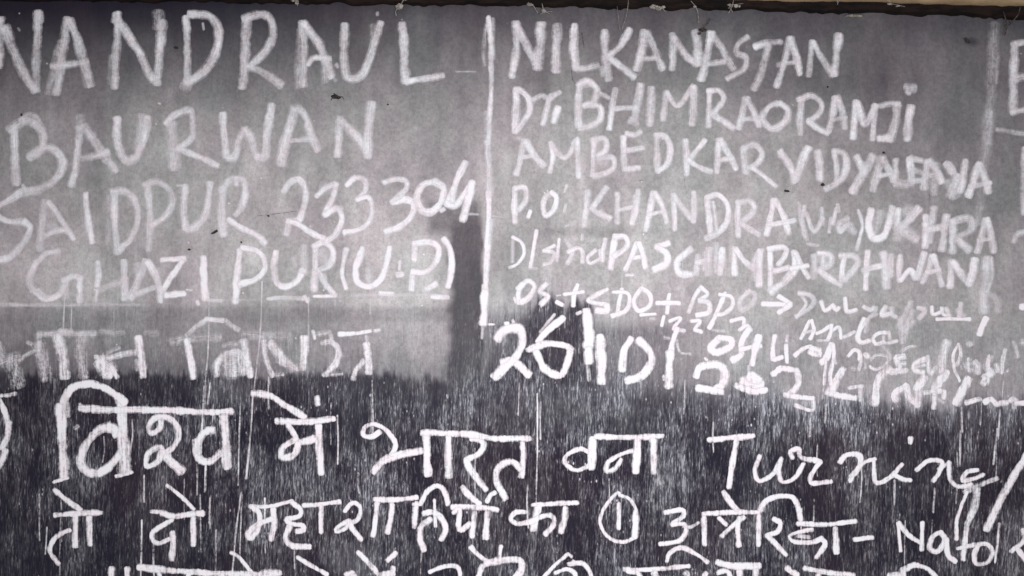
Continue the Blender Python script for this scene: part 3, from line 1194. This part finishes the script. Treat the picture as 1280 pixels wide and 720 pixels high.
chalk("chalk_word", (BB, """
5 .55 232,450 240,530 262,630
5 .60 262,470 252,545 275,640
5 .45 275,660 330,665
6 .70 268,505 308,598 350,530
5 .5 345,480 352,560
5 .60 392,530 384,602
4 .55 425,462 432,500
7 .52 478,530 432,560 440,600
7 .50 440,600 482,560 495,595 515,600
6 .6 420,480 400,560
5 .62 528,492 548,570 520,690
"""))
chalk("chalk_word", (BB, """
10 .80 592,488 580,575 605,635
9 .80 605,638 655,620 690,545
9 .72 700,478 680,560
9 .5 640,500 610,600
11 .66 728,490 722,560 720,635
10 .66 832,482 780,540 745,575
13 .58 738,580 770,605 820,635
12 .4 760,500 800,500
9 .68 862,520 866,600 860,675
8 .55 904,478 892,560 886,650
8 .64 868,592 962,570
10 .68 968,520 955,600 945,690
10 .55 1000,545 1000,620 996,700
9 .56 1000,548 1082,535 1092,588 1020,632
9 .60 1030,638 1085,692
8 .66 1162,538 1150,610 1122,700
8 .68 1172,535 1190,610 1205,700
6 .55 1130,645 1198,632
"""))
chalk("chalk_word", (CC, """
4.5 .80 82,225 128,255 140,310 108,358 68,378
4 .45 85,240 82,350
5.5 .82 202,192 188,290 172,378
4 .5 175,380 205,382
5 .78 292,268 236,292
5 .78 236,294 290,305 272,352 238,362
5 .70 315,235 308,300 305,345
7 .4 345,240 400,232
6 .72 355,255 382,300 355,358
6 .76 360,300 410,280 432,300 432,352
4 .6 432,212 428,240
6 .76 498,290 455,328 470,358 515,335
6 .76 520,290 530,340
6 .76 545,235 535,290 532,345
4 .4 455,245 500,240
"""))
chalk("chalk_word", (CC, """
9 .90 595,232 582,300 574,382
8 .90 590,225 645,225 652,270 590,322
8 .88 705,255 680,320 645,388
8 .88 712,255 735,315 745,378
7 .84 672,332 742,322
4 .7 650,415 685,415
8 .90 862,255 800,272
9 .90 800,272 852,308 848,360 788,388
9 .84 975,285 912,335 905,380 925,412 975,412
9 .70 1010,320 998,408
7 .64 1000,355 1065,340
10 .64 1062,285 1060,410
6 .5 1040,300 1035,390
7 .5 1098,258 1095,400
9 .78 1130,285 1118,410
8 .80 1190,280 1188,340 1192,412
8 .76 1196,285 1235,340 1285,385
"""), (DD, """
8 .80 -2,375 36,295
9 .80 38,292 34,370 32,468
9 .4 15,310 12,440
8 .84 88,285 90,370 88,478
8 .78 80,285 150,275 168,300 130,365
8 .78 105,395 180,378
10 .76 215,385 155,450 90,498
8 .80 208,298 212,350 205,410
8 .80 215,305 240,360 280,428
7 .74 190,385 275,368
8 .60 308,315 305,430
8 .64 330,308 388,318 385,360 325,392
12 .38 340,335 370,345
6 .5 355,320 350,380
8 .72 335,395 390,435 442,468
8 .76 458,328 448,385 448,445
8 .74 438,318 505,322 525,360 458,442
8 .76 575,298 570,380 564,485
8 .74 552,392 610,375 662,368
11 .62 655,305 668,390 668,475
7 .55 690,312 690,420
8 .76 738,318 732,380 735,445
7 .74 738,442 785,390 815,432
9 .74 820,430 842,365 858,305
8 .6 860,420 850,440
8 .72 895,318 878,390 848,452
8 .72 900,318 925,390 945,468
7 .66 868,402 935,390
9 .72 992,345 988,410 984,475
9 .70 1000,350 1035,405 1080,462
10 .72 1110,338 1098,400 1082,462
"""))
chalk("chalk_word", (EE, """
7 .90 208,60 192,105 196,155
7 .88 190,85 238,45 272,72 250,120 205,152
7 .84 332,58 298,98 338,122 305,162
5 .7 172,130 180,150
"""))
chalk("chalk_plus", (EE, """
6 .86 488,65 470,110 465,168
5 .86 420,112 518,98
5 .8 382,150 412,166
3 .6 385,118 402,116
"""))
chalk("chalk_word", (EE, """
6 .86 635,85 585,112 540,142 590,158 632,162
8 .84 632,165 632,195 582,190
6 .88 708,85 695,150 685,212
6 .84 665,100 735,105 748,150 725,195 658,220
6 .88 805,80 768,140 790,192 845,170 848,115 805,80
5 .86 802,215 875,210
4 .6 850,235 870,232
"""))
chalk("chalk_plus", (EE, "6 .90 945,112 938,160 934,205\n6 .88 882,155 995,155\n4 .4 935,65 950,90"))
chalk("chalk_word", (EE, """
6 .74 1105,75 1072,120 1042,200
6 .74 1100,75 1135,110 1095,140
7 .74 1095,142 1142,155 1140,200 1082,215
"""), (FF, """
6 .82 262,105 225,195 185,280
6 .82 235,112 295,125 300,170 262,205 225,212
6 .66 385,92 335,145 340,192
7 .66 345,192 395,162 412,110 370,98
"""))
chalk("chalk_arrow", (FF, "7 .88 450,158 520,162 585,160\n7 .84 530,122 590,158\n7 .84 590,162 530,202"))
chalk("chalk_word", (FF, """
5 .62 640,108 668,160 622,228
6 .62 632,105 690,115 708,150 675,190 618,222
6 .76 742,148 762,192 798,170
6 .74 800,165 820,192 832,178
6 .76 862,130 872,195 918,188
6 .60 955,172 990,190 1010,178
5 .60 1020,175 1010,205 985,225 960,265
7 .66 1065,172 1045,215 1095,205
7 .64 1095,180 1100,215 1118,222
9 .50 1190,150 1165,210 1130,280
7 .45 1200,190 1175,260 1150,300
6 .62 1225,178 1262,190 1232,232
"""), (DD, """
6 .72 895,575 900,612 942,600
5 .72 945,578 952,612 985,618
6 .66 965,580 985,622
7 .66 1042,555 1030,630
5 .72 920,636 1000,634 1085,635
7 .5 1020,590 1055,620
"""))
chalk("chalk_word", (GG, """
5 .74 92,88 50,170 2,265
5 .76 110,82 132,175 95,268
3.5 .66 38,205 130,180
5 .74 160,212 215,190 290,140
5 .74 305,130 300,200 268,278
3.5 .7 168,285 280,282
5 .74 320,190 385,150 405,262
5 .70 435,250 540,198
7 .76 640,70 590,180 572,265 620,305 692,285
6 .56 670,80 655,200
4 .5 690,55 765,22
6 .72 885,205 790,205 722,258 752,318 830,302
5 .7 830,240 840,305 970,288
6 .6 880,210 895,270
9 .52 1000,60 1005,170 1020,300
8 .46 1130,90 1065,180 1030,250
4 .62 1020,385 1085,345 1150,342
5 .5 820,345 880,400 895,470
"""))
chalk("chalk_word", (FF, """
7 .94 512,318 502,375 502,435
6 .92 505,438 548,425
6 .82 568,365 572,450
5 .7 575,318 572,345
7 .84 612,415 660,380 690,372
9 .88 685,400 735,412
7 .84 690,380 735,390
"""), (GG, """
8 .94 200,500 245,470 310,320
6 .90 320,330 330,430 300,600 300,720
4 .8 250,470 235,720
5 .6 330,470 350,510
"""))
chalk("chalk_word", (GG, """
6 .84 475,435 535,375 585,405 590,470
6 .76 600,430 600,520 585,575
8 .78 650,420 670,450
5 .5 640,470 650,560
6 .5 510,565 545,570
5 .76 700,475 760,430 860,440 880,480 830,545 740,572 690,545
4 .6 880,400 885,470
"""))
chalk("chalk_word", (GG, """
8 .78 1035,440 955,470 985,545 945,605
6 .78 905,608 980,605 1055,595
6 .66 975,515 1045,515
6 .5 1000,400 1035,370
"""), (HH, """
7 .80 232,318 150,355 145,410 220,428
5 .7 160,385 230,365
6 .68 252,295 262,390 285,440 320,385
10 .74 412,175 385,260 368,360 375,420
9 .80 395,440 340,490 300,545
5 .78 505,195 462,280 470,390 512,495
5 .70 515,210 520,300 490,370
7 .72 590,320 582,390 612,410
9 .70 640,340 665,380 655,430
6 .6 560,380 600,350
"""))
chalk("chalk_word", (HH, """
8 .72 760,295 735,380 770,420
9 .66 780,430 710,470
10 .76 730,480 700,520
6 .6 810,360 820,420
6 .72 888,238 862,350 858,430
4 .4 900,420 935,395
6 .56 955,180 975,240 990,300
8 .5 590,190 600,205
"""))
chalk("chalk_number", (EE, """
11 1.0 85,335 128,288 192,285 212,335 185,415 130,470 72,525
11 1.0 112,452 172,452 245,512
9 .92 415,228 340,290 288,348
4 .6 372,212 300,300
9 .95 238,388 335,358 428,368 455,392
10 .96 452,395 432,460 400,518 322,478 280,400
3 .8 45,262 70,262
5 .8 128,258 140,255
5 .7 165,242 168,250
"""))
chalk("chalk_slash", (EE, "14 1.0 532,195 546,310 542,370\n11 1.0 540,380 542,450\n4 .7 485,210 505,200\n5 .5 540,470 545,540"))
chalk("chalk_number", (EE, """
12 1.0 600,322 605,430 606,550
9 .96 755,332 722,390 708,490
11 1.0 790,340 838,385 858,435 815,510 732,542
"""))
chalk("chalk_slash", (EE, "8 1.0 985,282 962,350 950,420\n11 .98 948,400 942,500 940,572\n5 .7 915,520 920,535\n5 .6 1000,290 1020,295\n5 .5 920,325 945,330"))
chalk("chalk_number", (EE, """
5 .82 918,222 908,268
5 .84 948,245 1002,230 968,285 1022,292
5 .80 1055,245 1098,245 1072,285
5 .8 1072,288 1108,300
3.5 .5 980,340 1000,400 1050,410
"""), (FF, """
6 .74 292,245 352,232 358,262
6 .74 335,290 372,268 392,292
4 .5 200,290 260,295
"""))
chalk("chalk_number", (FF, """
9 .95 235,330 195,375 222,402 288,372 290,338 235,330
8 .92 382,285 345,350 345,410
9 .92 345,415 300,440
7 .86 340,385 440,370
9 .90 430,320 410,400 398,460
5 .6 380,470 385,520
"""))
chalk("chalk_number", (FF, """
10 .96 118,520 145,472 215,462 258,490 255,550 215,590
9 .97 125,578 190,588 250,598
4 .8 165,430 172,440
18 .92 350,550 440,565
14 .85 385,520 430,540
10 .92 320,565 400,595 465,590
9 .96 500,510 545,482 622,492
9 .90 622,492 628,560 585,605
6 .92 560,612 640,625 705,630
5 .85 615,665 700,690 705,630
"""))
chalk("chalk_word", (FF, """
11 .90 852,485 822,540 790,605
9 .9 770,600 850,620 915,628
5 .75 880,580 950,570
6 .76 940,570 940,640
"""), (II, """
11 .82 605,400 548,460 528,580
7 .80 590,415 690,412
9 .82 690,485 630,530 640,560
10 .84 690,500 705,550 745,578
9 .84 750,510 742,590
10 .86 780,445 740,505
9 .84 895,420 850,480 825,510
6 .74 780,525 870,515 875,550
8 .72 830,530 825,598
6 .6 850,555 870,570
11 .90 1000,455 965,515 935,575
"""))
chalk("chalk_underline", (II, """
7 .86 985,572 1030,560 1055,555
8 .90 1080,570 1110,555 1140,580
8 .90 1140,578 1190,572
7 .88 1205,565 1215,555 1240,565
7 .88 1230,575 1310,570
5 .6 1220,545 1225,600
"""))
# ---- runs left by a wet cloth and other thin vertical marks
DRIPS = """
2 .62 82,372 81,395 80,434
1.6 .5 91,375 90,416
2 .7 262,366 261,430 257,480
3.5 .72 257,482 254,520 251,566
2 .6 263,478 260,505
1.8 .7 328,352 326,410 320,470 316,500
2.2 .7 316,500 313,550 308,598
2 .66 301,508 299,560 298,606
2.6 .62 313,545 309,590
2 .5 386,372 386,440
2.2 .62 258,575 257,614
2 .5 247,580 247,618
2 .66 302,615 296,660 291,716
1.8 .55 303,618 300,700
2 .55 181,594 181,627
2.2 .66 178,650 177,720
2 .55 251,618 252,690
2 .5 263,622 262,652
1.8 .5 271,662 270,720
1.6 .4 77,640 76,718
2 .84 671.5,492 671.5,560 670,632
1.6 .6 594,560 594,622
1.6 .5 527,690 526,719
2.6 .64 1014,500 1013,520 1011,545
2.6 .5 1032,505 1030,528
2.2 .55 1117,600 1117,630
2.2 .66 1168,610 1166,640
2 .5 1165,650 1164,670
2.4 .58 1200,538 1199,582
2.4 .6 1246,536 1241,580
2.4 .6 1201,508 1202,540
2.2 .6 1249,512 1247,548
2.2 .55 1031,470 1027,498
1.8 .4 1255,466 1251,500
2 .4 463,350 463,392
2 .34 705,380 706,410
2 .35 777,310 777,358
2 .4 853,310 853,362
2 .45 1252,590 1250,602
"""
for ln in DRIPS.strip().splitlines():
    bufs = ([], [], [], [], [], [])
    for wd, op, pts in parse(ln, (0, 0, 1)):
        ribbon(bufs, pts, wd, op * 0.86, ragged=0.8)
    finish("chalk_run", bufs, M_CHALK)
for _ in range(34):
    x = random.uniform(0, 1280); y = random.uniform(470, 690); h = random.uniform(18, 70)
    bufs = ([], [], [], [], [], [])
    ribbon(bufs, [(x, y), (x + random.uniform(-1, 1), y + h / 2), (x + random.uniform(-2, 1), y + h)], random.uniform(1.4, 2.2), random.uniform(.32, .6), ragged=0.8)
    finish("chalk_run", bufs, M_CHALK)

# ---- cracks in the paint
CRACKS = [
 "1.8 .5 727,42 730,60", "1.6 .55 712,62 714,85 716,100 722,108", "3 .16 640,212 690,218 740,222 800,226 856,234",
 "2 .34 855,205 856,236", "1.8 .2 795,212 795,232", "2.6 .14 640,283 680,286 745,300", "1.4 .3 322,270 340,268 372,264", "2 .2 510,110 512,128 520,145", "1.8 .3 1162,230 1161,256",
]
for c in CRACKS:
    bufs = ([], [], [], [], [], [])
    for ln in c.split('|'):
        for wd, op, pts in parse(ln, (0, 0, 1)):
            ribbon(bufs, pts, wd, op, ragged=2.0)
    finish("crack", bufs, M_CRACK)

# ------------------------------------------------------------------ nicks in the paint: shallow dark pits
def lump(cx, cy, rx, ry, depth, rot, seed, n=14, rings=4):
    r = np.random.default_rng(seed)
    rad = 1 + 0.28 * r.uniform(-1, 1, n); vs = []; fs = []
    ca, sa = math.cos(rot), math.sin(rot)
    vs.append(P(cx, cy, depth))
    for k in range(1, rings + 1):
        f = k / rings
        for i in range(n):
            a = 2 * math.pi * i / n
            x, y = rx * rad[i] * f * math.cos(a), ry * rad[i] * f * math.sin(a)
            vs.append(P(cx + x * ca - y * sa, cy + x * sa + y * ca, depth * (1 - f ** 2) + 0.0002 + 0.0003 * r.uniform() * (f < 1)))
    for i in range(n): fs.append((0, 1 + (i + 1) % n, 1 + i))
    for k in range(rings - 1):
        for i in range(n):
            a = 1 + k * n
            fs.append((a + i, a + (i + 1) % n, a + n + (i + 1) % n, a + n + i))
    return vs, fs
NICKS = [(220.5, 60, 2.6, 1.7, .2), (28, 144, 1.3, 1.9, .1), (269, 290, 4.6, 1.7, -.5), (237, 312, 2.0, 1.2, .1), (983, 239, 3.2, 1.6, .2), (1028, 231, 2.4, 2.2, 0),
         (1104, 191, 2.0, 1.5, .6), (1208, 51, 5.0, 2.6, .6), (485, 131, 1.2, 1.2, 0), (302, 303, 1.1, 1.1, 0), (1034, 109, 1.2, 1.2, 0), (336, 270, 1.7, 1.1, .2)]
for i, (cx, cy, rx, ry, ro) in enumerate(NICKS):
    v_, f_ = lump(cx, cy, rx, ry, 0.0022, ro, 100 + i)
    mesh_obj("nick", [v + Vector((0, -0.001, 0)) for v in v_], f_, M_DARK, board)

# ------------------------------------------------------------------ small things stuck to the board and its border
def tube(vs, fs, pts3, rads, n=6):
    base = len(vs); m = len(pts3)
    for i, p in enumerate(pts3):
        t = (pts3[min(i + 1, m - 1)] - pts3[max(i - 1, 0)]).normalized()
        u = t.cross(Vector((0, 1, 0.13))); u.normalize(); v = t.cross(u)
        for k in range(n):
            a = 2 * math.pi * k / n
            vs.append(p + (u * math.cos(a) + v * math.sin(a)) * rads[i])
    for i in range(m - 1):
        for k in range(n):
            a = base + i * n + k; b = base + i * n + (k + 1) % n
            fs.append((a, b, b + n, a + n))
    fs.append(tuple(base + k for k in range(n))[::-1]); fs.append(tuple(base + (m - 1) * n + k for k in range(n)))

def ball(vs, fs, c, rx, ry, rz, seed, n=10, m=7, rough=.2):
    r = np.random.default_rng(seed); base = len(vs)
    for j in range(m + 1):
        th = math.pi * j / m
        for i in range(n):
            a = 2 * math.pi * i / n; k = 1 + rough * r.uniform(-1, 1)
            vs.append(c + Vector((rx * k * math.sin(th) * math.cos(a), ry * k * math.sin(th) * math.sin(a), rz * k * math.cos(th))))
    for j in range(m):
        for i in range(n):
            a = base + j * n + i; b = base + j * n + (i + 1) % n
            fs.append((a, b, b + n, a + n))

# dead insect between the first two lines
root = bpy.data.objects.new("dead_insect", None); C.objects.link(root); root.location = P(420.5, 122, 0.001)
tag(root, "small dark dead insect stuck between the first two chalked lines", "insect")
def add_local(name, vs, fs, mat, rt, smooth=True):
    o = mesh_obj(name, [v - rt.location for v in vs], fs, mat, rt, smooth); return o
vs, fs = [], []
ball(vs, fs, P(419, 121.5, 0.003), 0.0042, 0.0026, 0.0025, 1)
ball(vs, fs, P(423.5, 122.5, 0.003), 0.0030, 0.0024, 0.0020, 2)
add_local("body", vs, fs, M_DARK, root)
for q in ([(417, 123), (415, 123.5), (414, 126)], [(425, 122), (428, 121.2), (430, 124.5)], [(420, 119.5), (418.5, 117.5), (417, 117)]):
    vs, fs = [], []
    tube(vs, fs, [P(x, y, 0.0025 - 0.0006 * i) for i, (x, y) in enumerate(q)], [.0006, .0005, .0003])
    add_local("leg", vs, fs, M_DARK, root)

def tuft(name, label, cat, cx, cy, blobs, strands, mat=M_WEB, smat=M_WEB, group=None):
    root = bpy.data.objects.new(name, None); C.objects.link(root); root.location = P(cx, cy, 0.006)
    tag(root, label, cat, group)
    vs, fs = [], []
    for i, (bx, by, rx, rz) in enumerate(blobs):
        ball(vs, fs, P(bx, by, 0.010), rx / 1000, 0.0014, rz / 1000, int(cx + i * 13), rough=.35)
    if vs: add_local("clump", vs, fs, mat, root, False)
    for pts, wd in strands:
        vs, fs = [], []
        tube(vs, fs, [P(x, y, 0.011 + 0.0008 * math.sin(i * 2.1)) for i, (x, y) in enumerate(pts)], [wd / 2000] * len(pts), 5)
        add_local("strand", vs, fs, smat, root)
    return root
G = "dusty cobweb scraps along the top border"
tuft("cobweb", "pale cobweb ball with a dark thread above the last letter of the top left line", "cobweb", 501, 14, [(501, 11.5, 4.4, 3.2), (498.5, 12, 2.2, 2)], [([(499, 13), (496, 19), (497, 24)], 1.2), ([(503, 9), (506, 4), (508, -2)], 1.3), ([(507, 5), (512, 3)], .8)], group=G)
tuft("cobweb", "wide grey cobweb scrap hanging over the letter N of the second column", "cobweb", 672, 14, [(662, 9, 4, 1.6), (679, 17, 3.0, 2.4)], [([(660, 7), (667, 12), (672, 20)], .9), ([(677, 8), (679, 17), (687, 21)], 1.2), ([(674, 22), (680, 19), (690, 18)], 1.0)], group=G)
tuft("cobweb", "flat pale flake of cobweb under the border above the letter K", "cobweb", 818, 13, [(816, 12, 5, 2.4), (822, 14, 4, 2.0), (827, 12.5, 2.5, 1.6)], [([(812, 11), (826, 15), (831, 19)], .8)], group=G)
tuft("cobweb", "spiky cobweb tuft crossing the dark border above the letter S", "cobweb", 912, 12, [(910, 11, 3.6, 2.6), (917, 11, 3.0, 2.2), (921, 11.5, 2.0, 1.4)], [([(914, 4), (912, 12), (908, 20)], 1.0), ([(906, 10), (914, 10), (926, 8)], .9), ([(910, 14), (913, 20)], .8)], group=G)
tuft("cobweb", "thin pale strand dropping from the border between the letters N and A", "cobweb", 868, 20, [(866, 11.5, 1.6, 1.2)], [([(861, 5), (866, 11), (870, 18), (871, 32)], .9), ([(866, 11), (868, 13)], .8)], group=G)
tuft("cobweb", "long thin cobweb strand hanging beside the letter K of the second column", "cobweb", 782, 18, [(784, 8.5, 1.2, 1.4)], [([(784, 3), (783, 14), (781, 26), (776, 40)], .7), ([(770, 12), (772, 30), (774, 42)], .7)], group=G)
tuft("cobweb", "yellowish cobweb wisp at the wall edge near the right side", "cobweb", 1110, 8, [(1108, 9, 4.0, 1.6), (1117, 11.5, 3.0, 1.2)], [([(1104, 4), (1110, 9), (1126, 12)], .9), ([(1108, 6), (1105, 2)], .8)], group=G)
tuft("cobweb", "tiny pale forked strand poking over the border past the top right line", "cobweb", 1044, 5, [(1043, 6, 1.2, 1.4)], [([(1041, 3), (1043, 7), (1045, 4), (1048, 0)], 1.0), ([(1043, 7), (1042, 10)], .9)], group=G)
tuft("cobweb", "grey smear of cobweb hanging from the border above the letter R", "cobweb", 372, 4, [(370, 3, 4, 2.2), (374, 6, 2.4, 2.6)], [([(366, 0), (372, 5), (375, 11)], .9)], group=G)
tuft("cobweb", "long pale smear of cobweb under the border above the last word", "cobweb", 1063, 22, [(1060, 23, 6, 1.3), (1068, 23.5, 5, 1.1)], [([(1052, 24), (1064, 22.5), (1076, 23)], .8)], group=G)
tuft("dry_twig", "dark forked dry twig stuck under the border at the far right", "twig", 1252, 32, [], [([(1249, 48), (1251, 38), (1258, 32), (1266, 22), (1268, 13)], 1.6), ([(1251, 38), (1250, 28), (1248, 18)], 1.3), ([(1258, 32), (1255, 29)], 1.0)], M_DARK, M_TWIG)
tuft("dry_leaf", "tiny curled dark leaf fragment stuck over the letters N and A", "leaf", 878, 38, [(876, 41, 5.0, 1.8), (872, 45, 2.2, 1.4)], [([(870, 46), (876, 40), (883, 31), (884.5, 27)], 1.4)], M_DARK, M_TWIG)
